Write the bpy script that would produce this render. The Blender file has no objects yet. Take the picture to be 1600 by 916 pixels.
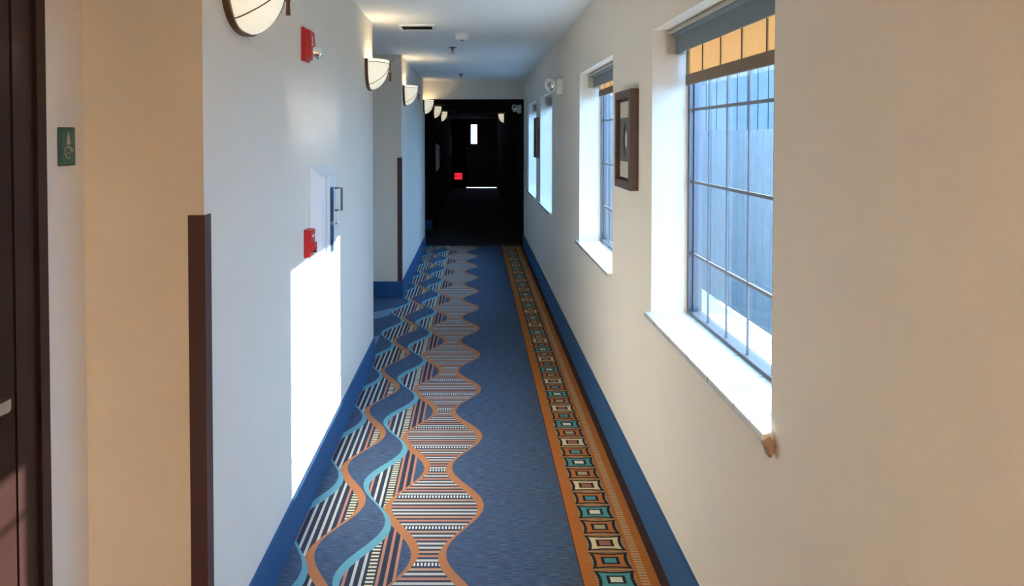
import bpy, bmesh, math, random
from mathutils import Vector
random.seed(4)
R = math.radians
PI = math.pi
sc = bpy.context.scene
col = sc.collection

# ------------------------------------------------------------------ camera, light, exposure
cam_d = bpy.data.cameras.new('camera')
cam = bpy.data.objects.new('camera', cam_d)
col.objects.link(cam)
cam.location = (0, 0, 1.6)
cam.rotation_euler = (R(90 - 1.3), 0, 0)
cam_d.sensor_width = 36
cam_d.lens = 1100 / 1600 * 36
cam_d.shift_x = 0.03625
cam_d.shift_y = -0.1375
cam_d.clip_start = 0.02
sc.camera = cam

EXPOSURE = 0.82
SKY = 8.3
SUN = 20.0
SCONCE = 1.2          # bulb in each wall sconce
SCONCE_GLOW = 0.36     # glass of each sconce
ADDED_LAMP = 46.0  # unseen lamp added behind the camera to warm the near walls

sc.view_settings.view_transform = 'Standard'
sc.view_settings.look = 'None'
sc.view_settings.exposure = EXPOSURE
sc.view_settings.gamma = 1
sc.view_settings.use_curve_mapping = False
sc.cycles.caustics_reflective = True
sc.cycles.blur_glossy = 0.0
sc.cycles.sample_clamp_indirect = 200
sc.cycles.max_bounces = 12
sc.cycles.diffuse_bounces = 7
sc.cycles.transparent_max_bounces = 16

w = bpy.data.worlds.new('World')
sc.world = w
w.use_nodes = True
wn = w.node_tree
bg = wn.nodes['Background']
bg.inputs['Color'].default_value = (0.30, 0.57, 1.0, 1)
bg.inputs['Strength'].default_value = SKY

sun_d = bpy.data.lights.new('sun', 'SUN')
sun = bpy.data.objects.new('sun', sun_d)
col.objects.link(sun)
sun.location = (6, 8, 5)
sun.rotation_euler = Vector((-1, -0.60, -0.514)).to_track_quat('-Z', 'Y').to_euler()
sun_d.energy = SUN
sun_d.angle = R(0.6)
sun_d.color = (1.0, 0.95, 0.86)

# ------------------------------------------------------------------ node expressions
class X:
    """a value in a node tree, with arithmetic"""
    def __init__(s, nt, sock): s.nt, s.s = nt, sock
    def op(s, o, *a):
        n = s.nt.nodes.new('ShaderNodeMath'); n.operation = o
        s.nt.links.new(s.s, n.inputs[0])
        for i, v in enumerate(a):
            if isinstance(v, X): s.nt.links.new(v.s, n.inputs[i + 1])
            else: n.inputs[i + 1].default_value = v
        return X(s.nt, n.outputs[0])
    def __add__(s, o): return s.op('ADD', o)
    def __sub__(s, o): return s.op('SUBTRACT', o)
    def __mul__(s, o): return s.op('MULTIPLY', o)
    def __truediv__(s, o): return s.op('DIVIDE', o)
    def __lt__(s, o): return s.op('LESS_THAN', o)
    def __gt__(s, o): return s.op('GREATER_THAN', o)
    def cos(s): return s.op('COSINE')
    def sin(s): return s.op('SINE')
    def abs(s): return s.op('ABSOLUTE')
    def floor(s): return s.op('FLOOR')
    def fract(s): return s.op('FRACT')
    def inv(s): return (s * -1.0) + 1.0
    def mod(s, m): return (s / float(m)).fract() * float(m)
    def eq(s, v): return s.op('COMPARE', float(v), 0.3)

def mix(nt, fac, a, b):
    n = nt.nodes.new('ShaderNodeMix'); n.data_type = 'RGBA'
    if isinstance(fac, X): nt.links.new(fac.s, n.inputs[0])
    else: n.inputs[0].default_value = fac
    for v, i in ((a, 6), (b, 7)):
        if isinstance(v, tuple): n.inputs[i].default_value = (*v[:3], 1)
        else: nt.links.new(v, n.inputs[i])
    return n.outputs[2]

MATS = {}
def mat(name, color, rough=0.6, metal=0.0, noise=0.0, nscale=20, bump=0.0, bscale=200, emit=None, estr=0.0, spec=0.5, coat=0.0):
    m = bpy.data.materials.new(name); m.use_nodes = True
    nt = m.node_tree; b = nt.nodes['Principled BSDF']
    b.inputs['Base Color'].default_value = (*color, 1)
    b.inputs['Roughness'].default_value = rough
    b.inputs['Metallic'].default_value = metal
    b.inputs['Specular IOR Level'].default_value = spec
    b.inputs['Coat Weight'].default_value = coat
    b.inputs['Coat Roughness'].default_value = 0.12
    tc = nt.nodes.new('ShaderNodeTexCoord')
    if noise:
        n = nt.nodes.new('ShaderNodeTexNoise'); n.inputs['Scale'].default_value = nscale; n.inputs['Detail'].default_value = 4
        nt.links.new(tc.outputs['Object'], n.inputs['Vector'])
        dark = tuple(c * (1 - noise) for c in color); light = tuple(min(1, c * (1 + noise)) for c in color)
        nt.links.new(mix(nt, X(nt, n.outputs[0]), dark, light), b.inputs['Base Color'])
    if bump:
        n = nt.nodes.new('ShaderNodeTexNoise'); n.inputs['Scale'].default_value = bscale; n.inputs['Detail'].default_value = 3
        nt.links.new(tc.outputs['Object'], n.inputs['Vector'])
        bp = nt.nodes.new('ShaderNodeBump'); bp.inputs['Strength'].default_value = bump; bp.inputs['Distance'].default_value = 0.002
        nt.links.new(n.outputs[0], bp.inputs['Height']); nt.links.new(bp.outputs[0], b.inputs['Normal'])
    if emit:
        b.inputs['Emission Color'].default_value = (*emit, 1)
        b.inputs['Emission Strength'].default_value = estr
    MATS[name] = m
    return m

PAINT = mat('beige_wall_paint', (0.74, 0.67, 0.575), 0.62, noise=0.03, nscale=6, bump=0.55, bscale=160)
CEIL = mat('ceiling_paint', (0.78, 0.79, 0.78), 0.8, bump=0.3, bscale=120)
BASEBLUE = mat('blue_carpet_base', (0.016, 0.085, 0.21), 0.9, noise=0.25, nscale=180, bump=0.5, bscale=600)
BROWN = mat('brown_vinyl', (0.075, 0.032, 0.028), 0.45)
DARKWOOD = mat('dark_stained_wood', (0.019, 0.007, 0.006), 0.38, noise=0.4, nscale=14, spec=0.22)
CASING = mat('dark_casing', (0.024, 0.010, 0.009), 0.35, spec=0.3)
NICKEL = mat('satin_nickel', (0.72, 0.70, 0.66), 0.28, 1.0)
BLACKPL = mat('black_plastic', (0.01, 0.01, 0.012), 0.3)
BRONZE = mat('bronze_metal', (0.13, 0.065, 0.035), 0.4, 0.6)
WHITEPL = mat('white_plastic', (0.8, 0.8, 0.78), 0.4)
WHITEEN = mat('white_enamel', (0.78, 0.80, 0.82), 0.3)
RED = mat('red_plastic', (0.55, 0.012, 0.02), 0.35)
LETTER = mat('white_lettering', (0.9, 0.88, 0.85), 0.5)
FRAME = mat('window_metal', (0.11, 0.115, 0.13), 0.35, 0.5)
MUNTIN = mat('muntin_grey', (0.14, 0.15, 0.165), 0.5)
SLATE = mat('slate_fascia', (0.13, 0.17, 0.20), 0.55)
BEIGEM = mat('beige_metal', (0.42, 0.36, 0.28), 0.5)
HEM = mat('brown_hem', (0.17, 0.125, 0.08), 0.8)
BARSHADOW = mat('muntin_shadow_brown', (0.10, 0.045, 0.02), 0.8)  # colour of the muntin shadows painted on the shade fabric
GREEN = mat('green_plaque', (0.025, 0.12, 0.085), 0.4, noise=0.3, nscale=60)
GREEN2 = mat('green_rim', (0.012, 0.06, 0.04), 0.4)
TAN = mat('tan_relief', (0.45, 0.36, 0.24), 0.5)
PICF = mat('picture_frame_brown', (0.10, 0.055, 0.045), 0.4, noise=0.3, nscale=30)
PICIN = mat('picture_frame_liner', (0.03, 0.018, 0.015), 0.4)
MATB = mat('picture_mat_cream', (0.5, 0.45, 0.36), 0.8)
ARTG = mat('art_grey', (0.11, 0.10, 0.09), 0.7, noise=0.5, nscale=80)
ARTB = mat('art_black', (0.02, 0.02, 0.025), 0.6)
ARTW = mat('art_white', (0.6, 0.58, 0.54), 0.7)
TILEBR = mat('broken_plaster', (0.34, 0.22, 0.15), 0.8, noise=0.3, nscale=80)
CHROME = mat('reflector', (0.85, 0.85, 0.85), 0.12, 1.0)
SHADEWALL = mat('wall_painted_shade', (0.016, 0.011, 0.009), 0.95, spec=0.05)  # far corridor's lack of light put into the wall colour
SHADECEIL = mat('ceiling_painted_shade', (0.02, 0.016, 0.014), 0.95, spec=0.05)  # darkness of the far ceiling is painted into its colour
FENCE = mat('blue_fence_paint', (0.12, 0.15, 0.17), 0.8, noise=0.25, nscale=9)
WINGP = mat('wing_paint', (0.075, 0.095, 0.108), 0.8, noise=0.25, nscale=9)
GROUND = mat('concrete_ground', (0.62, 0.62, 0.6), 0.9, noise=0.1, nscale=3)
STUCCO = mat('outside_stucco', (0.6, 0.56, 0.5), 0.9)
SHADECARPET = mat('carpet_painted_shade', (0.012, 0.012, 0.014), 0.95, bump=0.4, bscale=400)  # near black colour stands in for missing light on the far floor
EXITRED = mat('exit_red_glow', (0.5, 0.01, 0.01), 0.5, emit=(1.0, 0.03, 0.05), estr=0.55)
EXITDK = mat('exit_letter_dark', (0.15, 0.0, 0.0), 0.5)

# white sill tile with joints, glossy
def sill_mat():
    m = mat('white_sill_tile', (0.80, 0.80, 0.78), 0.13, spec=1.0, coat=1.0)
    nt = m.node_tree; b = nt.nodes['Principled BSDF']; b.inputs['Coat IOR'].default_value = 2.0
    tc = nt.nodes.new('ShaderNodeTexCoord'); sp = nt.nodes.new('ShaderNodeSeparateXYZ')
    nt.links.new(tc.outputs['Object'], sp.inputs[0])
    y = X(nt, sp.outputs[1])
    j = ((y / 0.2035 + 0.13).fract() - 0.5).abs() > 0.49
    nt.links.new(mix(nt, j, (0.82, 0.82, 0.80), (0.07, 0.065, 0.06)), b.inputs['Base Color'])
    return m
SILL = sill_mat()

def glass_mat():
    m = bpy.data.materials.new('window_glass'); m.use_nodes = True
    nt = m.node_tree; nt.nodes.clear()
    o = nt.nodes.new('ShaderNodeOutputMaterial'); t = nt.nodes.new('ShaderNodeBsdfTransparent')
    g = nt.nodes.new('ShaderNodeBsdfGlossy'); g.inputs['Roughness'].default_value = 0.0
    t.inputs[0].default_value = (0.93, 0.97, 0.98, 1)
    f = nt.nodes.new('ShaderNodeFresnel'); f.inputs['IOR'].default_value = 1.5
    x = nt.nodes.new('ShaderNodeMixShader')
    ge = nt.nodes.new('ShaderNodeNewGeometry'); fac = X(nt, f.outputs[0]) * X(nt, ge.outputs['Backfacing']).inv()
    nt.links.new(fac.s, x.inputs[0]); nt.links.new(t.outputs[0], x.inputs[1]); nt.links.new(g.outputs[0], x.inputs[2])
    nt.links.new(x.outputs[0], o.inputs[0])
    return m
GLASS = glass_mat()

def fabric_mat():
    m = bpy.data.materials.new('woven_amber_shade'); m.use_nodes = True
    nt = m.node_tree; nt.nodes.clear()
    o = nt.nodes.new('ShaderNodeOutputMaterial'); t = nt.nodes.new('ShaderNodeBsdfTranslucent'); d = nt.nodes.new('ShaderNodeBsdfDiffuse')
    tc = nt.nodes.new('ShaderNodeTexCoord'); mp = nt.nodes.new('ShaderNodeMapping'); mp.inputs['Scale'].default_value = (1, 60, 260)
    n = nt.nodes.new('ShaderNodeTexNoise'); n.inputs['Scale'].default_value = 2; n.inputs['Detail'].default_value = 3
    nt.links.new(tc.outputs['Object'], mp.inputs[0]); nt.links.new(mp.outputs[0], n.inputs['Vector'])
    c = mix(nt, X(nt, n.outputs[0]), (0.38, 0.25, 0.14), (0.62, 0.45, 0.27))
    nt.links.new(c, t.inputs[0]); nt.links.new(c, d.inputs[0])
    x = nt.nodes.new('ShaderNodeMixShader'); x.inputs[0].default_value = 0.45
    nt.links.new(t.outputs[0], x.inputs[1]); nt.links.new(d.outputs[0], x.inputs[2]); nt.links.new(x.outputs[0], o.inputs[0])
    return m
FABRIC = fabric_mat()

def bowl_mat(name, colr, glow):
    m = mat(name, (0.75, 0.72, 0.62), 0.35, emit=colr, estr=glow)
    return m
BOWL = bowl_mat('alabaster_glass', (1.0, 0.90, 0.66), SCONCE_GLOW)
RIM = bowl_mat('alabaster_rim', (1.0, 0.94, 0.78), SCONCE_GLOW * 1.25)

# ------------------------------------------------------------------ carpet
def carpet():
    m = bpy.data.materials.new('patterned_carpet'); m.use_nodes = True
    nt = m.node_tree; b = nt.nodes['Principled BSDF']; b.inputs['Roughness'].default_value = 0.95
    b.inputs['Specular IOR Level'].default_value = 0.1
    tc = nt.nodes.new('ShaderNodeTexCoord'); sp = nt.nodes.new('ShaderNodeSeparateXYZ')
    nt.links.new(tc.outputs['Object'], sp.inputs[0])
    x = X(nt, sp.outputs[0]); y = X(nt, sp.outputs[1])
    # heathered ground: short flecks running across the corridor
    mp = nt.nodes.new('ShaderNodeMapping'); mp.inputs['Scale'].default_value = (14, 150, 1)
    nt.links.new(tc.outputs['Object'], mp.inputs[0])
    n1 = nt.nodes.new('ShaderNodeTexNoise'); n1.inputs['Scale'].default_value = 1.6; n1.inputs['Detail'].default_value = 3
    nt.links.new(mp.outputs[0], n1.inputs['Vector'])
    mp2 = nt.nodes.new('ShaderNodeMapping'); mp2.inputs['Scale'].default_value = (5, 45, 1)
    nt.links.new(tc.outputs['Object'], mp2.inputs[0])
    n2 = nt.nodes.new('ShaderNodeTexNoise'); n2.inputs['Scale'].default_value = 1.3; n2.inputs['Detail'].default_value = 2
    nt.links.new(mp2.outputs[0], n2.inputs['Vector'])
    f1 = X(nt, n1.outputs[0]); f2 = X(nt, n2.outputs[0])
    navy = mix(nt, (f1 - 0.35) * 3.0, (0.036, 0.060, 0.110), (0.090, 0.138, 0.220))
    navy = mix(nt, (f2 > 0.60) * 0.30, navy, (0.10, 0.06, 0.055))
    P = 0.704
    t = (y - 3.005) * (2 * PI / P)
    def wave(c, a, ph, w0, w1):
        tt = t - ph
        d = x - (tt.cos() * a + c)
        hw = tt.sin() * w1 + w0
        return d, (d.abs() - hw) < 0.0
    ORA = (0.42, 0.17, 0.075); TEAL = (0.13, 0.33, 0.40)
    d1, m1 = wave(-0.050, 0.074, 0.0, 0.0145, 0.0085)
    d2, m2 = wave(-0.302, 0.072, PI, 0.0145, 0.0085)
    dA, mA = wave(-0.428, 0.070, 2 * PI * (3.559 - 3.005) / P, 0.0145, -0.0090)
    dB, mB = wave(-0.562, 0.068, 0.18, 0.0145, 0.0085)
    dC, mC = wave(-0.688, 0.062, 2 * PI * (3.232 - 3.005) / P, 0.0145, -0.0090)
    CREAM = (0.52, 0.50, 0.44); SALM = (0.46, 0.20, 0.14); INK = (0.045, 0.052, 0.075)
    # stripes along the corridor
    u = (x + 0.725) / 0.030
    ci = u.floor(); cf = u.fract()
    line = (cf > 0.25) * (cf < 0.62)
    rung = (y / 0.022).fract() < 0.5
    vcol = CREAM
    for q in (0, 5, 7, 8, 12, 13, 14): vcol = mix(nt, ci.eq(q), vcol, SALM)
    v = mix(nt, line, (0.035, 0.045, 0.07), vcol)
    lad = mix(nt, rung, INK, (0.66, 0.62, 0.40))
    v = mix(nt, ci.eq(6), v, lad); v = mix(nt, ci.eq(11), v, lad)
    # stripes across the corridor
    u2 = y / 0.0275
    hi = u2.floor().mod(9); hf = u2.fract()
    hline = hf < 0.50
    hcol = mix(nt, hi.eq(1), CREAM, SALM)
    hcol = mix(nt, hi.eq(3), hcol, (0.48, 0.30, 0.20))
    hcol = mix(nt, hi.eq(6), hcol, SALM)
    hcol = mix(nt, hi.eq(7), hcol, (0.50, 0.28, 0.18))
    dash = (x / 0.0135).fract() < 0.5
    h = mix(nt, hline, (0.055, 0.060, 0.085), hcol)
    hd = mix(nt, dash * (hf < 0.72), INK, (0.70, 0.70, 0.68))
    h = mix(nt, hi.eq(4), h, hd)
    c = navy
    zone_h = (d2 > 0.0) * (d1 < 0.0)
    zone_v1 = (dA > 0.0) * (d2 < 0.0) * (x < -0.285)
    zone_v2 = (dC > 0.0) * (dB < 0.0)
    c = mix(nt, zone_h, c, h)
    c = mix(nt, zone_v1, c, v)
    c = mix(nt, zone_v2, c, v)
    c = mix(nt, m1, c, ORA); c = mix(nt, m2, c, ORA); c = mix(nt, mB, c, ORA)
    c = mix(nt, mA, c, TEAL); c = mix(nt, mC, c, TEAL)
    # broad pale arcs in the door recesses
    dr = ((x + 1.0) * 6.0).cos() * 0.22
    arc = ((y + dr) / 0.9).fract()
    c = mix(nt, (arc < 0.30) * (x < -0.76), c, (0.16, 0.24, 0.32))
    # right border
    OB = mix(nt, f1, (0.32, 0.095, 0.020), (0.52, 0.18, 0.045))
    bz = (x > 0.390) * (x < 0.662)
    c = mix(nt, bz, c, OB)
    k = (y - 2.505) / 0.1145 + 0.5
    ki = (k.floor() + 400.0).mod(4)
    fr = k.fract() - 0.5
    xx = (x - 0.511) / 0.073
    hh = xx * xx * 0.07 + 0.31
    ww = fr * fr * 0.7 + 0.72
    def box(a, bb, grow): return ((fr.abs() - hh * a) < grow) * ((xx.abs() - ww * bb) < grow * 2.2)
    tilebg = mix(nt, ((y / 0.0143).fract() < 0.5) * (f1 > 0.42), (0.26, 0.12, 0.055), (0.42, 0.30, 0.16))
    c = mix(nt, (xx.abs() < 1.02), c, tilebg)
    c = mix(nt, box(1.0, 1.0, 0.075), c, (0.022, 0.022, 0.028))
    fill = mix(nt, ki.eq(0), (0.44, 0.15, 0.045), (0.075, 0.28, 0.30)); fill = mix(nt, ki.eq(2), fill, (0.66, 0.54, 0.33))
    c = mix(nt, box(1.0, 1.0, 0.0), c, fill)
    c = mix(nt, box(0.42, 0.42, 0.07), c, (0.022, 0.022, 0.028))
    inn = mix(nt, ki.eq(0), (0.40, 0.34, 0.20), (0.66, 0.62, 0.50)); inn = mix(nt, ki.eq(1), inn, (0.075, 0.28, 0.30)); inn = mix(nt, ki.eq(2), inn, (0.33, 0.13, 0.09))
    c = mix(nt, box(0.42, 0.42, 0.0), c, inn)
    c = mix(nt, (x > 0.598) * (x < 0.628) * ((y / 0.0165).fract() < 0.55), c, (0.46, 0.34, 0.19))
    c = mix(nt, x > 0.662, c, mix(nt, f1, (0.035, 0.018, 0.018), (0.09, 0.05, 0.045)))
    c = mix(nt, ((x - 0.388).abs() < 0.003), c, (0.10, 0.05, 0.05))
    nt.links.new(c, b.inputs['Base Color'])
    bn = nt.nodes.new('ShaderNodeTexNoise'); bn.inputs['Scale'].default_value = 450; bn.inputs['Detail'].default_value = 1
    nt.links.new(tc.outputs['Object'], bn.inputs['Vector'])
    bp = nt.nodes.new('ShaderNodeBump'); bp.inputs['Strength'].default_value = 0.35; bp.inputs['Distance'].default_value = 0.003
    nt.links.new(bn.outputs[0], bp.inputs['Height']); nt.links.new(bp.outputs[0], b.inputs['Normal'])
    return m
CARPET = carpet()

# ------------------------------------------------------------------ mesh helpers
class MB:
    def __init__(s): s.bm = bmesh.new()
    def box(s, x0, x1, y0, y1, z0, z1, bevel=0.0):
        r = bmesh.ops.create_cube(s.bm, size=1)['verts']
        for v in r:
            v.co = Vector(((x0 + x1) / 2 + v.co.x * (x1 - x0), (y0 + y1) / 2 + v.co.y * (y1 - y0), (z0 + z1) / 2 + v.co.z * (z1 - z0)))
        if bevel:
            es = list({e for v in r for e in v.link_edges})
            bmesh.ops.bevel(s.bm, geom=es, offset=bevel, segments=2, affect='EDGES', profile=0.5)
        return s
    def prism(s, pts, axis, a, bb):
        """extrude a 2-D outline along an axis from a to bb"""
        def P(u, v, t):
            return {'x': (t, u, v), 'y': (u, t, v), 'z': (u, v, t)}[axis]
        lo = [s.bm.verts.new(P(u, v, a)) for u, v in pts]; hi = [s.bm.verts.new(P(u, v, bb)) for u, v in pts]
        n = len(pts)
        s.bm.faces.new(lo[::-1]); s.bm.faces.new(hi)
        for i in range(n): s.bm.faces.new((lo[i], lo[(i + 1) % n], hi[(i + 1) % n], hi[i]))
        return s
    def rings(s, rings, closed=True, cap=True):
        vs = [[s.bm.verts.new(p) for p in r] for r in rings]
        for a, bb in zip(vs, vs[1:]):
            n = len(a)
            for i in range(n if closed else n - 1): s.bm.faces.new((a[i], a[(i + 1) % n], bb[(i + 1) % n], bb[i]))
        if cap: s.bm.faces.new(vs[0][::-1]); s.bm.faces.new(vs[-1])
        return s
    def tube(s, pts, r, n=8):
        pts = [Vector(p) for p in pts]; rs = []
        for i, p in enumerate(pts):
            d = (pts[min(i + 1, len(pts) - 1)] - pts[max(i - 1, 0)]).normalized()
            up = Vector((0, 0, 1)) if abs(d.z) < 0.9 else Vector((1, 0, 0))
            a = d.cross(up).normalized(); c = d.cross(a)
            rr = r[i] if isinstance(r, (list, tuple)) else r
            rs.append([p + a * rr * math.cos(2 * PI * k / n) + c * rr * math.sin(2 * PI * k / n) for k in range(n)])
        return s.rings(rs)
    def lathe(s, prof, c, axis='z', n=24, d=1):
        """prof: (radius, height) from base; axis the direction of height"""
        rs = []
        for r, h in prof:
            ring = []
            for k in range(n):
                a, q = r * math.cos(2 * PI * k / n), r * math.sin(2 * PI * k / n)
                ring.append(Vector(c) + Vector({'z': (a, q, h * d), 'x': (h * d, a, q), 'y': (a, h * d, q)}[axis]))
            rs.append(ring)
        return s.rings(rs)
    def build(s, name, m, parent=None, smooth=False):
        bmesh.ops.recalc_face_normals(s.bm, faces=s.bm.faces[:])
        me = bpy.data.meshes.new(name); s.bm.to_mesh(me); s.bm.free()
        if smooth:
            for p in me.polygons: p.use_smooth = True
        me.materials.append(m)
        o = bpy.data.objects.new(name, me); col.objects.link(o); o.parent = parent
        if smooth == 'auto':
            me.set_sharp_from_angle(angle=R(35))
        return o

def B(*a, **k): return MB().box(*a, **k)

def thing(name, label, cat, loc=(0, 0, 0), rz=0, group=None):
    o = bpy.data.objects.new(name, None); col.objects.link(o); o.empty_display_size = 0.1
    o.location = loc; o.rotation_euler = (0, 0, rz)
    o['label'] = label; o['category'] = cat
    if group: o['group'] = group
    return o
def tag(o, label, cat, group=None):
    o['label'] = label; o['category'] = cat
    if group: o['group'] = group
    return o
def struct(o, label=None, cat=None):
    o['kind'] = 'structure'
    if label: o['label'] = label
    if cat: o['category'] = cat
    return o
def dup(root, loc, label, rz=0, group=None):
    r = root.copy(); col.objects.link(r); r.location = loc; r.rotation_euler = (0, 0, rz); r['label'] = label
    if group: r['group'] = group
    for ch in list(root.children):
        c = ch.copy(); col.objects.link(c); c.parent = r
        for g in ch.children:
            d = g.copy(); col.objects.link(d); d.parent = c
    return r
def text(s, size, m, parent, name, loc, rot, depth=0.001, sx=1.0):
    cu = bpy.data.curves.new(name, 'FONT'); cu.body = s; cu.size = size; cu.extrude = depth; cu.align_x = 'CENTER'; cu.align_y = 'CENTER'
    t = bpy.data.objects.new(name, cu); col.objects.link(t)
    me = bpy.data.meshes.new_from_object(t.evaluated_get(bpy.context.evaluated_depsgraph_get()))
    bpy.data.objects.remove(t)
    me.materials.clear(); me.materials.append(m)
    o = bpy.data.objects.new(name, me); col.objects.link(o); o.parent = parent; o.location = loc; o.rotation_euler = rot; o.scale = (sx, 1, 1)
    return o

# ------------------------------------------------------------------ room shell
XL, XR, XA = -0.722, 0.707, -1.04       # left wall, right wall, recess wall
H = 2.40; HD = 2.135; YD = 10.2; YE = 21.7; YB = -4.0
TH = 0.30
A0, A1, B0, B1, C0 = 1.872, 4.98, 6.93, 10.17, 12.05
WINZ0, WINZ1, WINW = 0.88, 2.02, 1.145
WINS = [1.665, 3.61, 6.45, 8.10]

struct(B(-1.45, 0.95, 10.26, YE + .25, -0.12, 0.0).build('floor_far', SHADECARPET), 'far corridor carpet with its shade put into the near black colour', 'carpet')
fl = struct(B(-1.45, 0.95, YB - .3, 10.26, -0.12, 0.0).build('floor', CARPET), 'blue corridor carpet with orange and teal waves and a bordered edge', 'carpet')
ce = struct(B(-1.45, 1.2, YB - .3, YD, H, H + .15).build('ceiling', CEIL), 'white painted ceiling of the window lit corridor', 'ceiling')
struct(MB().box(-1.45, 1.2, YD, YE + .25, HD, H + .15).build('ceiling_far', SHADECEIL), 'lowered ceiling of the far corridor with shade put into its dark colour', 'ceiling')
struct(B(XL, XR, YD - .06, YD, HD, H).build('trim_header', PAINT), 'beige header where the ceiling drops before the dark corridor', 'header')

left = MB()
left.box(-1.45, XL, A0, A1, 0, H)
left.box(-1.45, XL, B0, B1, 0, H)
left.box(-1.45, XA, A1, B0, 0, H)
left.box(-1.45, XA, B1, C0, 0, H)
left.box(-1.45, XL, YB, -0.08, 0, H)
D0, D1, DH = 0.76, 1.702, 2.13
left.box(-1.45, XA, -0.08, D0, 0, H)
left.box(-1.45, XA, D1, A0, 0, H)
left.box(-1.45, XA, D0, D1, DH, H)
left.box(-1.45, XA - 0.12, D0, D1, 0, DH)
struct(left.build('wall_left', PAINT), 'beige left corridor wall with door recesses', 'wall')
struct(B(-1.45, XL, C0, YE, 0, HD).build('wall_left_far', SHADEWALL), 'left wall of the far corridor with shade put into its dark colour', 'wall')
right = MB()
edges = [YB]
for s in WINS: edges += [s, s + WINW]
edges.append(YD)
for i in range(0, len(edges), 2): right.box(XR, 0.90, edges[i], edges[i + 1], 0, H)
for s in WINS:
    right.box(XR, 0.90, s, s + WINW, 0, WINZ0); right.box(XR, 0.90, s, s + WINW, WINZ1, H)
bmesh.ops.remove_doubles(right.bm, verts=right.bm.verts, dist=1e-5)
struct(right.build('wall_right', PAINT), 'beige right corridor wall with four recessed windows', 'wall')
struct(B(XR - .025, 0.95, YD, YE, 0, HD).build('wall_right_far', SHADEWALL), 'right wall of the far corridor with shade put into its dark colour', 'wall')
struct(B(-1.45, 0.95, YB - .2, YB, 0, H).build('wall_back', PAINT))
# far wall with the doorway
fw = MB(); DX0, DX1, FH = -0.27, 0.675, 2.05
fw.box(-1.45, DX0, YE, YE + .15, 0, HD); fw.box(DX1, 0.95, YE, YE + .15, 0, HD); fw.box(DX0, DX1, YE, YE + .15, FH, HD)
struct(fw.build('wall_far', SHADEWALL))

# base strips
def bstrip(x0, x1, y0, y1, z=0.17): return (x0, x1, y0, y1, 0.0, z)
bl = MB(); T = 0.012
for a, b_ in ((A0, A1), (B0, B1), (YB, -0.08)): bl.box(XL, XL + T, a - (T if a > 0 else 0), b_, 0, 0.165)
for a in (A0, B0): bl.box(XA, XL, a - T, a, 0, 0.165)
bl.box(XA, XA + T, D1 + .03, A0 - T, 0, 0.165); bl.box(XA, XA + T, A1, B0 - T, 0, 0.165); bl.box(XA, XA + T, B1, C0, 0, 0.165)
bl.box(XA, XL, C0 - T, C0, 0, 0.165)
struct(bl.build('baseboard_left', BASEBLUE), 'blue carpet base along the left wall', 'baseboard')
struct(B(XR - T, XR, YB, YD, 0, 0.185).build('baseboard_right', BASEBLUE), 'blue carpet base along the right wall under the windows', 'baseboard')

# ------------------------------------------------------------------ windows
def make_window(n, y0, label):
    root = bpy.data.objects.new('window_%d' % n, None); col.objects.link(root); root.location = (XR, y0, 0)
    struct(root, label, 'window')
    W = WINW; gx0, gx1 = 0.143, 0.193; zb, zt = 0.895, WINZ1
    f = MB(); fwid = 0.022
    f.box(gx0, gx1, 0.0, fwid, zb, zt, ); f.box(gx0, gx1, W - fwid, W, zb, zt)
    f.box(gx0, gx1, fwid, W - fwid, zb, zb + .012); f.box(gx0, gx1, fwid, W - fwid, zt - fwid, zt)
    # inner step of the frame
    for a, b_ in ((fwid, fwid + .01), (W - fwid - .01, W - fwid)): f.box(gx0 + .016, gx1, a, b_, zb + .012, zt - fwid)
    f.build('window_frame', FRAME, root)
    B(gx0 + .018, gx0 + .022, fwid, W - fwid, zb + .012, zt - fwid).build('pane', GLASS, root)
    m = MB()
    for k in range(1, 6): m.box(gx0 + .0125, gx0 + .0178, W - .02 - .19 * k - .004, W - .02 - .19 * k + .004, zb + .012, zt - fwid)
    for z in (1.133, 1.42, 1.705): m.box(gx0 + .011, gx0 + .0178, fwid, W - fwid, z - .0055, z + .0055)
    m.build('muntin', MUNTIN, root)
    s = MB(); s.box(-0.026, gx0 + .01, -0.012, W + .012, WINZ0 - .004, zb, bevel=0.003)
    s.build('window_sill', SILL, root)
    B(gx1, gx1 + .12, -0.0, W, zb - .06, zb - .01).build('outer_ledge', STUCCO, root)
    return root
make_window(1, WINS[0], 'nearest and largest looking window, blue light behind its grid of bars')
make_window(2, WINS[1], 'second window from the camera, just beyond the large framed picture')
make_window(3, WINS[2], 'third window from the camera, just beyond the emergency light')
make_window(4, WINS[3], 'farthest of the four right wall windows, next to the dark corridor')

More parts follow.
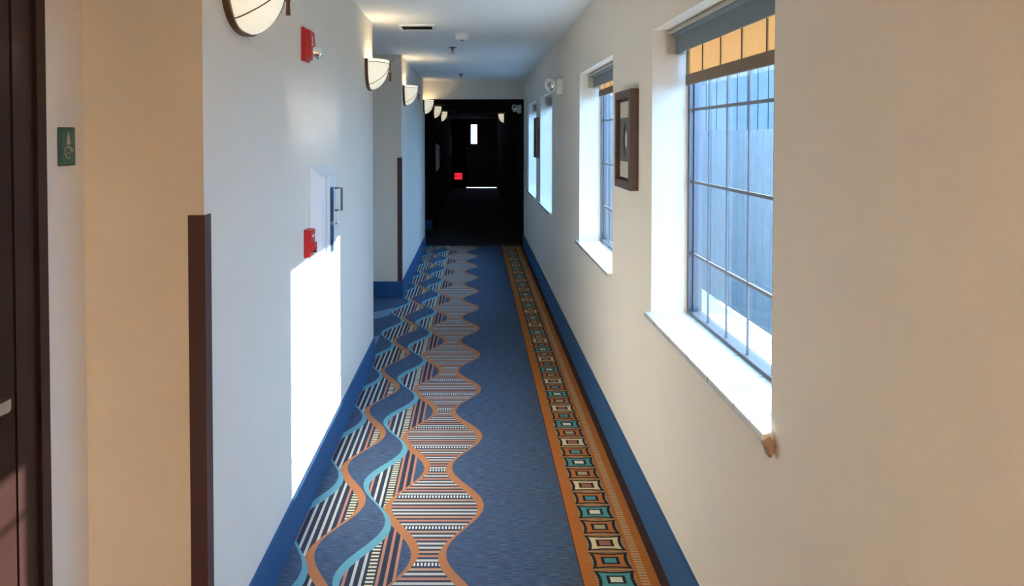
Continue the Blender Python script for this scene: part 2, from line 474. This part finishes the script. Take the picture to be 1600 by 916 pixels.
def make_blind(y0, drop, label):
    """drop: height of the lower edge of the shade"""
    r = thing('window_blind', label, 'blind', (XR, y0, 0), group='roller shades in the windows')
    W = WINW
    for a, b_ in ((0.012, 0.018), (W - .018, W - .012)): B(0.055, 0.13, a, b_, 1.925, 2.012).build('bracket', BEIGEM, r)
    B(0.055, 0.13, 0.018, W - .018, 2.004, 2.012).build('top_rail', BEIGEM, r)
    f = MB(); f.prism([(0.088, 1.925), (0.094, 1.925), (0.094, 2.0), (0.070, 2.004), (0.070, 1.998), (0.088, 1.992)], 'y', 0.018, W - .018)
    f.build('fascia', SLATE, r)
    MB().tube([(0.113, 0.02, 1.968), (0.113, W - .02, 1.968)], 0.016, 14).build('roller', HEM, r, smooth='auto')
    fb = B(0.1275, 0.129, 0.03, W - .03, drop + .04, 1.965).build('shade_fabric', FABRIC, r)
    for k in range(6): B(0.1265, 0.1275, W - .03 - .19 * k - .004, W - .03 - .19 * k + .002, drop + .04, 1.95).build('muntin_shadow', BARSHADOW, fb)  # dark strips stand in for muntin silhouettes showing through the fabric
    MB().prism([(0.124, drop + .002), (0.127, drop), (0.1325, drop + .001), (0.132, drop + .042), (0.1245, drop + .042)], 'y', 0.026, W - .026).build('hem_bar', HEM, r)
    return r
make_blind(WINS[0], 1.80, 'amber woven shade rolled up over the nearest window, most of its fabric showing')
make_blind(WINS[1], 1.865, 'amber woven shade over the second window, above the framed picture\'s far side')
make_blind(WINS[2], 1.90, 'dark looking rolled shade at the top of the window beyond the emergency light')
make_blind(WINS[3], 1.90, 'dark rolled shade at the top of the farthest right wall window')

# broken plaster at the near corner of the first sill
bp_ = MB(); c0 = (XR, WINS[0] - .012, 0)
outline = [(-0.030, 0.876), (-0.022, 0.880), (-0.008, 0.888), (0.0, 0.878), (-0.003, 0.866), (-0.009, 0.846), (-0.014, 0.843), (-0.018, 0.848), (-0.022, 0.863)]
rg = []
for yy, s_ in ((-0.022, 0.55), (-0.016, 0.95), (0.0, 1.0), (0.01, 0.8)):
    cx = -0.013; cz = 0.866
    rg.append([(XR + cx + (u - cx) * s_, c0[1] + yy, cz + (v - cz) * s_) for u, v in outline])
bp_.rings(rg)
tag(bp_.build('broken_plaster', TILEBR), 'chipped brown plaster lump under the near corner of the white sill', 'plaster chip')

# ------------------------------------------------------------------ outside
FX = 2.5; FTOP = 1.66
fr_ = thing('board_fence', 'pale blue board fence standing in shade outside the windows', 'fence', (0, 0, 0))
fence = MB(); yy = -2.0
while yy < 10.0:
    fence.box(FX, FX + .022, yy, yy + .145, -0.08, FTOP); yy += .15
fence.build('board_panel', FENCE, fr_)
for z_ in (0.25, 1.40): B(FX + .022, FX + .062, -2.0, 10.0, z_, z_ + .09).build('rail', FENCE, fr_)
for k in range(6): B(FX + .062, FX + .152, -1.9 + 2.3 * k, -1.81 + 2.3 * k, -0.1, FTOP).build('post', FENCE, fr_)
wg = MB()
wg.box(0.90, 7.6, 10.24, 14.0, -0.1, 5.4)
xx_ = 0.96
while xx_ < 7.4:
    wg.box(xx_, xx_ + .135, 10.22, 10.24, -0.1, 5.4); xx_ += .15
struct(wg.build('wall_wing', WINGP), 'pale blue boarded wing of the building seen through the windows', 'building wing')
gm = MB(); gm.box(1.2, 14, -10, 40, -0.16, -0.1); gm.box(-10, 1.2, YE + .25, 40, -0.16, -0.1)
struct(gm.build('ground', GROUND), 'pale concrete ground outside', 'ground')

# ------------------------------------------------------------------ wall sconces
def make_sconce(label, loc, rz=0, bulb=True):
    r = thing('wall_sconce', label, 'wall lamp', loc, rz, 'bowl sconces on the corridor walls')
    hw, pr, dp = 0.168, 0.124, 0.185          # half width, projection, drop
    top = 0.0
    def pt(u, v, k=1.0):
        # u: angle round the plan 0..PI, v: 0 rim .. 1 bottom
        c = math.cos(v * PI / 2)
        return ((0.012 + pr * math.sin(u) * c) * 1.0 * (k if k != 1 else 1), -hw * math.cos(u) * (c ** 0.62) * k, -dp * math.sin(v * PI / 2) * k)
    b = MB(); N, M = 28, 14
    g = [[b.bm.verts.new(pt(PI * i / N, 0.985 * j / M)) for i in range(N + 1)] for j in range(M + 1)]
    for j in range(M):
        for i in range(N): b.bm.faces.new((g[j][i], g[j][i + 1], g[j + 1][i + 1], g[j + 1][i]))
    o = b.build('glass_bowl', BOWL, r, smooth=True)
    sol = o.modifiers.new('thickness', 'SOLIDIFY'); sol.thickness = 0.004; sol.offset = 0
    # rim band
    rim = MB(); rs = []
    for i in range(N + 1):
        u = PI * i / N
        p = Vector(pt(u, 0)); q = Vector((pt(u, 0)[0] * 0.965, pt(u, 0)[1] * 0.975, 0))
        rs.append([(p.x + .002, p.y * 1.01, .008), (p.x + .002, p.y * 1.01, -.012), (q.x, q.y, -.012), (q.x, q.y, .008)])
    rim.rings(rs); rim.build('rim', RIM, r)
    ln = MB(); ln.tube([(Vector(pt(PI * i / N, 0)).x + .003, pt(PI * i / N, 0)[1] * 1.015, -.0135) for i in range(N + 1)], 0.0022, 6); ln.build('rim_wire', BRONZE, r)
    # U shaped bronze band against the wall
    bd = MB(); rs = []
    for i in range(-16, 17):
        a = i / 16 * PI / 2
        y = hw * 1.03 * math.copysign(abs(math.sin(a)) ** 0.9, a); z = -(dp + .006) * (max(0.0, math.cos(a)) ** 0.62)
        rs.append([(0.0, y * 1.03, z * 1.02 + (.006 if abs(i) == 16 else 0)), (0.020, y * 1.03, z * 1.02 + (.006 if abs(i) == 16 else 0)), (0.020, y * .955, z * .96 + (.006 if abs(i) == 16 else 0)), (0.0, y * .955, z * .96 + (.006 if abs(i) == 16 else 0))])
    bd.rings(rs); bd.build('bronze_band', BRONZE, r)
    # two bronze wires sweeping to the finial
    for s_ in (-1, 1):
        wv = MB(); pts = []
        for k in range(15):
            q = k / 14
            u = PI / 2 + s_ * (PI / 2) * (0.96 * (1 - q)); v = 0.12 + 0.53 * (1 - q ** 1.6)
            p = Vector(pt(u, v)); n = Vector((p.x, p.y, p.z)).normalized()
            pts.append(p + n * 0.003)
        wv.tube(pts, 0.0022, 6); wv.build('bronze_wire', BRONZE, r)
    fn = MB(); fx = 0.012 + pr + 0.008
    fn.tube([(fx - .006, 0, -.012), (fx + .006, 0, -.03)], 0.003, 6)
    fn.tube([(fx + .002, 0, -.02), (fx + .002, 0, -.075)], 0.0025, 6)
    fn.box(fx - .006, fx + .010, -.008, .008, -.088, -.074)
    fn.tube([(fx + .002, 0, -.088), (fx + .002, 0, -.132)], [0.006, 0.008], 8)
    fn.tube([(fx + .002, 0, -.036), (fx + .006, 0, .008), (fx + .018, 0, .012), (fx + .020, 0, .0)], 0.0025, 6)
    fn.build('finial', BRONZE, r)
    return r
def bulb(x, y, z, e=1.0):
    d = bpy.data.lights.new('sconce_bulb', 'POINT'); d.energy = SCONCE * e; d.shadow_soft_size = 0.02; d.color = (1.0, 0.84, 0.56)
    o = bpy.data.objects.new('sconce_bulb', d); col.objects.link(o); o.location = (x, y, z)
SZ = 2.105
s0 = make_sconce('largest looking bowl sconce at the top left, white glass on bronze bands', (XL, 2.18, SZ))
SC = [(XL, 2.18, 0), (XL, 4.80, 0), (XL, 7.22, 0), (XL, 9.99, 0), (XL, 12.3, 0), (XL, 14.9, 0)]
LB = ['second bowl sconce along the left wall, at its corner before the first beige recess',
      'third bowl sconce along the left wall, just beyond the beige recess with corner guard',
      'fourth bowl sconce along the left wall, just before the dark corridor',
      'first yellow glowing bowl sconce on the left inside the dark corridor',
      'farthest yellow glowing bowl sconce on the left inside the dark corridor']
bulb(XL + .07, 2.18, SZ - .03)
for (x_, y_, _), lb in zip(SC[1:], LB):
    dup(s0, (x_, y_, SZ), lb, 0, 'bowl sconces on the corridor walls'); bulb(x_ + .07, y_, SZ - .03, 0.1 if y_ > YD else (0.4 if y_ > 9 else 1.0))
dup(s0, (XR - .025, 16.3, SZ), 'lone white bowl sconce on the right wall of the dark corridor', PI, 'bowl sconces on the corridor walls')
bulb(XR - .095, 16.3, SZ - .03, 0.1)

# ------------------------------------------------------------------ left doorway
dr_ = bpy.data.objects.new('door_1', None); col.objects.link(dr_); dr_.location = (XA, D0, 0)
struct(dr_, 'dark brown guest room door at the left edge of the photo', 'door')
DW = D1 - D0
c_ = MB()
for a, b_ in ((0.0, 0.035), (DW - .035, DW)):
    c_.box(-0.115, 0.005, a, b_, 0.0, DH - .035)
c_.box(-0.115, 0.014, 0, DW, DH - .035, DH)
for a, b_ in ((0.035, 0.095), (DW - .11, DW - .035)): c_.box(-0.10, -0.004, a, b_, 0.0, DH - .035)
c_.build('door_frame', CASING, dr_)
d_ = MB(); d_.box(-0.09, -0.006, 0.10, DW - .115, 0.006, DH - .04)
d_.build('door_leaf', DARKWOOD, dr_)
lv = MB(); ly = 1.43 - D0; lz = 1.045
lv.lathe([(0.028, 0), (0.028, 0.006), (0.020, 0.010), (0.011, 0.012), (0.011, 0.062)], (-0.006, ly, lz), 'x')
lv.rings([[(0.052, ly + .018, lz - .010), (0.078, ly + .018, lz - .010), (0.078, ly + .018, lz + .010), (0.052, ly + .018, lz + .010)],
          [(0.052, ly + .006, lz - .013), (0.082, ly + .006, lz - .013), (0.082, ly + .006, lz + .013), (0.052, ly + .006, lz + .013)],
          [(0.058, ly - .06, lz - .011), (0.074, ly - .06, lz - .011), (0.074, ly - .06, lz + .011), (0.058, ly - .06, lz + .011)],
          [(0.052, ly - .125, lz - .010), (0.066, ly - .125, lz - .010), (0.066, ly - .125, lz + .010), (0.052, ly - .125, lz + .010)]])
lv.build('door_lever', NICKEL, dr_, smooth='auto')
lk = MB(); lk.box(-0.006, 0.028, ly - .035, ly + .035, 1.085, 1.215, bevel=0.012); lk.build('card_lock', BLACKPL, dr_)

# room sign
rs_ = thing('room_sign', 'small green plaque with a pale cone shape beside the dark door', 'sign', (XA, 1.788, 1.575))
YW = 0.070
B(0, 0.006, -YW / 2, YW / 2, -0.05, 0.048, bevel=0.002).build('plaque_rim', GREEN2, rs_)
B(0.006, 0.0075, -YW / 2 + .005, YW / 2 - .005, -0.045, 0.043).build('plaque_face', GREEN, rs_)
MB().prism([(-.009, .004), (.009, .004), (.001, .036), (-.001, .036)], 'x', 0.0075, 0.009).build('cone_relief', TAN, rs_)
fl_ = MB()
for cy, cz, r0, a0, a1 in ((-.004, -.014, .013, 30, 250), (.004, -.010, .009, -120, 150), (-.002, -.024, .008, 90, 330), (.014, -.012, .006, -60, 200)):
    fl_.tube([(0.0085, cy + r0 * math.cos(R(a0 + (a1 - a0) * k / 10)), cz + r0 * math.sin(R(a0 + (a1 - a0) * k / 10))) for k in range(11)], 0.0012, 5)
fl_.build('scroll_relief', TAN, rs_)

# corner guards
def guard(y, label):
    g = MB(); g.prism([(XL - .042, y - .003), (XL + .003, y - .003), (XL + .003, y + .042), (XL - .0, y + .042), (XL - .0, y), (XL - .042, y)], 'z', 0.165, 1.39)
    return tag(g.build('corner_guard', BROWN), label, 'corner guard', 'corner guards on the left wall')
guard(A0, 'long brown corner guard on the nearest left wall corner')
guard(B0, 'narrow dark corner guard on the far corner of the beige recess')

# ------------------------------------------------------------------ fire alarm devices
fs = thing('fire_alarm_strobe', 'red fire alarm with clear strobe high on the near left wall', 'fire alarm', (XL, 2.985, 1.985))
MB().prism([(-.052, -.07), (.052, -.07), (.052, .07), (-.052, .07)], 'x', 0, 0.012).build('back_plate', RED, fs)
MB().rings([[(0.012, -.046, -.062), (0.012, .046, -.062), (0.012, .046, .062), (0.012, -.046, .062)], [(0.042, -.040, -.056), (0.042, .040, -.056), (0.036, .040, .058), (0.036, -.040, .058)]]).build('housing', RED, fs)
lens = MB(); lens.lathe([(0.030, 0), (0.030, 0.014), (0.024, 0.030), (0.012, 0.038), (0.002, 0.040)], (0.036, 0.008, -0.032), 'x'); lens.build('strobe_lens', CHROME, fs, smooth='auto')['label'] = 'clear strobe lens'
text('FIRE', 0.020, LETTER, fs, 'lettering', (0.0408, -0.022, 0.014), (PI / 2, PI / 2, PI / 2))
for k in (-1, 1): pass

pl = thing('fire_alarm_pull_station', 'small red pull station low beside the white extinguisher cabinet', 'fire alarm', (XL, 3.0, 1.145))
MB().rings([[(0, -.038, -.060), (0, .038, -.060), (0, .038, .060), (0, -.038, .060)], [(0.026, -.035, -.056), (0.026, .035, -.056), (0.032, .035, .056), (0.032, -.035, .056)]]).build('housing', RED, pl)
B(0.026, 0.042, -.026, .026, -.030, .002, bevel=0.003).build('pull_handle', RED, pl)
B(0.028, 0.0325, -.018, .018, .026, .034).build('lettering_panel', LETTER, pl)
B(0.026, 0.040, .018, .026, -.045, -.032).build('key_lock', BLACKPL, pl)

BLUEGL = mat('dark_blue_glass', (0.03, 0.09, 0.16), 0.1)
def make_cabinet(label, loc):
    r = thing('fire_extinguisher_cabinet', label, 'extinguisher cabinet', loc, group='white fire extinguisher cabinets')
    L, z0, z1 = 0.42, 0.945, 1.465
    def rect(x, i): return [(x, i, z0 + i), (x, L - i, z0 + i), (x, L - i, z1 - i), (x, i, z1 - i)]
    MB().rings([rect(0, 0), rect(0.008, 0), rect(0.045, .042), rect(0.047, .046)]).build('cabinet_frame', WHITEEN, r)
    B(0.047, 0.060, 0.13, 0.30, z0 + .065, z1 - .045, bevel=0.003).build('door', WHITEEN, r)
    gl = B(0.060, 0.0615, 0.165, 0.235, z0 + .12, z1 - .10).build('glass_strip', BLUEGL, r); gl['label'] = 'dark blue glass strip'
    h = MB(); h.tube([(0.060, .275, 1.355), (0.092, .275, 1.355), (0.092, .275, 1.250), (0.060, .275, 1.250)], 0.0055, 8); h.build('pull_handle', FRAME, r)
    k = MB(); k.lathe([(0.010, 0), (0.010, 0.016), (0.004, 0.02)], (0.060, .272, 1.19), 'x', 12); k.build('latch', NICKEL, r)
    return r
cab = make_cabinet('white fire extinguisher cabinet on the sunlit near left wall', (XL, 3.05, 0))
dup(cab, (XL, 12.95, 0), 'far white extinguisher cabinet on the left wall of the dark corridor', 0, 'white fire extinguisher cabinets')

# light switch on the second stretch of left wall
sw = thing('light_switch', 'small white switch plate on the far left wall below the third sconce', 'switch', (XL, 7.75, 1.12))
B(0, 0.006, -.036, .036, -.058, .058, bevel=0.002).build('plate', WHITEPL, sw)
MB().rings([[(0.006, -.016, -.033), (0.006, .016, -.033), (0.006, .016, .033), (0.006, -.016, .033)], [(0.009, -.015, -.032), (0.009, .015, -.032), (0.014, .015, .032), (0.014, -.015, .032)]]).build('rocker', WHITEPL, sw)

# ------------------------------------------------------------------ pictures
def make_picture(y0, y1, label):
    r = thing('framed_picture', label, 'picture', (XR, (y0 + y1) / 2, 1.585), group='framed pictures between the windows')
    hw, hh, f = (y1 - y0) / 2, 0.222, 0.036
    m = MB()
    m.box(-.038, 0, -hw, -hw + f, -hh, hh, bevel=.002); m.box(-.038, 0, hw - f, hw, -hh, hh, bevel=.002)
    m.box(-.038, 0, -hw + f, hw - f, hh - f, hh, bevel=.002); m.box(-.038, 0, -hw + f, hw - f, -hh, -hh + f, bevel=.002)
    m.build('frame', PICF, r)
    B(-.016, -.002, -hw + f, hw - f, -hh + f, hh - f).build('liner', PICIN, r)
    B(-.020, -.016, -hw + f + .012, hw - f - .012, -hh + f + .012, hh - f - .012).build('mat_board', MATB, r)
    pw = hw - f - .016
    a = B(-.0215, -.020, -pw, pw, -.100, .100).build('print', ARTG, r)
    c = MB(); pts = []
    for k in range(15):
        q = R(-80 + 160 * k / 14); pts.append((-.01 + .055 * math.cos(q), .078 * math.sin(q)))
    for k in range(15):
        q = R(80 - 160 * k / 14); pts.append((-.022 + .038 * math.cos(q), .060 * math.sin(q)))
    c.prism(pts, 'x', -.0225, -.0215); c.build('dark_crescent', ARTB, a)
    c = MB(); c.prism([(-.02 + .016 * math.cos(R(k * 20)), .040 * math.sin(R(k * 20))) for k in range(18)], 'x', -.0222, -.0215); c.build('pale_oval', ARTW, a)
    return r
make_picture(3.04, 3.375, 'brown box framed picture with cream mat between the first two windows')
make_picture(7.69, 8.01, 'dark framed picture between the two farthest windows')

# ------------------------------------------------------------------ emergency lights
def make_emergency(y, xw, z, label, spread=1.0):
    r = thing('emergency_light', label, 'emergency light', (xw, y, z), group='twin head emergency lights on the right wall')
    B(-.048, 0, -.10, .12, -.062, .062, bevel=.006).build('battery_box', WHITEPL, r)
    for k, s_ in ((0, -1), (1, 1)):
        h = MB(); c = Vector((-.070, s_ * .055 + .01, .010 + .018 * k))
        d = Vector((-0.75, -0.66, -0.12)).normalized()
        a = d.cross(Vector((0, 0, 1))).normalized(); q = d.cross(a)
        rs = []
        for rad, t_ in ((.012, -.030), (.030, -.026), (.044, .0), (.050, .030), (.050, .040), (.043, .041), (.030, .020)):
            rs.append([c + d * t_ + a * rad * math.cos(2 * PI * j / 20) + q * rad * math.sin(2 * PI * j / 20) for j in range(20)])
        h.rings(rs, cap=True)
        hd = h.build('lamp_head', WHITEPL, r, smooth='auto')
        g = MB(); rs = []
        for rad, t_ in ((.042, .034), (.034, .044), (.018, .050), (.003, .052)):
            rs.append([c + d * t_ + a * rad * math.cos(2 * PI * j / 20) + q * rad * math.sin(2 * PI * j / 20) for j in range(20)])
        g.rings(rs); g.build('lens', CHROME, hd, smooth='auto')
        B(-.075, -.045, s_ * .055 + .002, s_ * .055 + .018, -.012, .012).build('swivel', WHITEPL, r)
    return r
make_emergency(5.75, XR, 2.00, 'white twin head emergency light between the second and third windows')
make_emergency(10.45, XR - .025, 2.0, 'dim twin head emergency light at the mouth of the dark corridor')

# ------------------------------------------------------------------ ceiling items
VENTD = mat('vent_dark', (0.06, 0.06, 0.06), 0.7)
vt = thing('ceiling_vent', 'flat slotted air vent in the white ceiling', 'vent', (-.42, 5.16, H))
v_ = MB()
v_.box(-.13, .13, -.11, -.09, -.012, 0); v_.box(-.13, .13, .09, .11, -.012, 0); v_.box(-.13, -.11, -.09, .09, -.012, 0); v_.box(.11, .13, -.09, .09, -.012, 0)
v_.build('vent_frame', WHITEPL, vt)
B(-.11, .11, -.09, .09, -.003, -.001).build('vent_backing', VENTD, vt)
v_ = MB()
for k in range(5):
    y_ = -.072 + .036 * k
    v_.prism([(y_ - .003, -.010), (y_ + .010, -.004), (y_ + .010, -.003), (y_ - .003, -.009)], 'x', -.11, .11)
v_.build('vent_slat', VENTD, vt)

sd = thing('smoke_detector', 'round white smoke detector on the ceiling beyond the vent', 'smoke detector', (-.10, 5.5, H))
m_ = MB(); m_.lathe([(0.062, 0), (0.062, -.012), (0.050, -.014), (0.050, -.040), (0.042, -.050), (0.018, -.052)], (0, 0, 0)); m_.build('body', WHITEPL, sd, smooth='auto')
m_ = MB(); m_.lathe([(0.012, -.050), (0.012, -.056), (0.004, -.058)], (0, 0, 0), n=12); m_.build('test_button', BLACKPL, sd)

def sprinkler(x_, y_, label):
    r = thing('fire_sprinkler', label, 'sprinkler', (x_, y_, H), group='ceiling sprinklers')
    m = MB(); m.lathe([(0.036, 0), (0.036, -.004), (0.020, -.010), (0.016, -.010)], (0, 0, 0)); m.build('escutcheon', FRAME, r)
    m = MB(); m.tube([(0, 0, -.008), (0, 0, -.030)], 0.008, 10); m.tube([(-.010, 0, -.028), (-.014, 0, -.042), (-.004, 0, -.054)], .0025, 6); m.tube([(.010, 0, -.028), (.014, 0, -.042), (.004, 0, -.054)], .0025, 6)
    m.box(-.012, .012, -.004, .004, -.031, -.027); m.build('nozzle', FRAME, r)
    m = MB(); m.lathe([(0.014, -.054), (0.014, -.056), (0.004, -.057)], (0, 0, 0), n=12); m.build('deflector', FRAME, r)
sprinkler(-.20, 6.35, 'dark pendent fire sprinkler in the ceiling just past the smoke detector')
sprinkler(-.18, 9.05, 'small fire sprinkler in the bluish ceiling near the header')

# ------------------------------------------------------------------ far end
fd = bpy.data.objects.new('door_2', None); col.objects.link(fd); fd.location = (DX0, YE, 0)
struct(fd, 'dark reddish exit door with a narrow bright glass lite at the corridor end', 'door')
W2 = DX1 - DX0
m_ = MB()
LX0, LX1, LZ0, LZ1 = 0.155, 0.335, 1.37, 1.96
m_.box(.01, LX0, .05, .09, .020, FH - .01); m_.box(LX1, W2 - .01, .05, .09, .020, FH - .01)
m_.box(LX0, LX1, .05, .09, .020, LZ0); m_.box(LX0, LX1, .05, .09, LZ1, FH - .01)
REDWOOD = mat('red_brown_door', (0.10, 0.028, 0.018), 0.4, noise=0.5, nscale=12)
bmesh.ops.remove_doubles(m_.bm, verts=m_.bm.verts, dist=1e-5)
m_.build('door_leaf', REDWOOD, fd)
B(LX0, LX1, .068, .072, LZ0, LZ1).build('door_lite', GLASS, fd)
m_ = MB(); m_.box(.08, W2 - .1, -.02, .05, 0.98, 1.03, bevel=.004); m_.build('push_bar', BLACKPL, fd)
m_ = MB(); m_.box(-.03, .01, -.01, .10, 0, FH); m_.box(W2 - .01, W2 + .02, -.01, .10, 0, FH); m_.box(.01, W2 - .01, -.01, .10, FH - .01, FH + .03); m_.build('door_frame', CASING, fd)

ex = thing('exit_sign', 'glowing red low exit sign beside the far door', 'exit sign', (-.51, YE, .37))
B(-.125, .125, -.03, 0, -.11, .11, bevel=.006).build('housing', BLACKPL, ex)
B(-.118, .118, -.034, -.03, -.10, .10).build('lit_face', EXITRED, ex)
text('EXIT', 0.105, EXITDK, ex, 'lettering', (0, -.0345, 0), (PI / 2, 0, 0))

# ------------------------------------------------------------------ unseen lamp added behind the camera for warm light
def added_flush_lamp(y_, label):
    r = thing('added_ceiling_lamp', label, 'ceiling lamp', (-.15, y_, H), group='lamps added behind the viewer for warm light')
    m = MB(); m.lathe([(0.17, 0), (0.17, -.02), (0.15, -.024)], (0, 0, 0)); m.build('lamp_base', BRONZE, r)
    m = MB(); m.lathe([(0.15, -.024), (0.14, -.05), (0.10, -.075), (0.02, -.085)], (0, 0, 0)); m.build('lamp_shade', bowl_mat('lamp_glass', (1, .78, .5), 4.0), r, smooth=True)
    d = bpy.data.lights.new('added_lamp_light', 'AREA'); d.shape = 'DISK'; d.size = .3; d.energy = ADDED_LAMP; d.color = (1.0, 0.72, 0.44)
    o = bpy.data.objects.new('added_lamp_light', d); col.objects.link(o); o.location = (-.15, y_, H - .095)
added_flush_lamp(-1.6, 'unseen warm ceiling lamp added behind the camera to light the near walls')
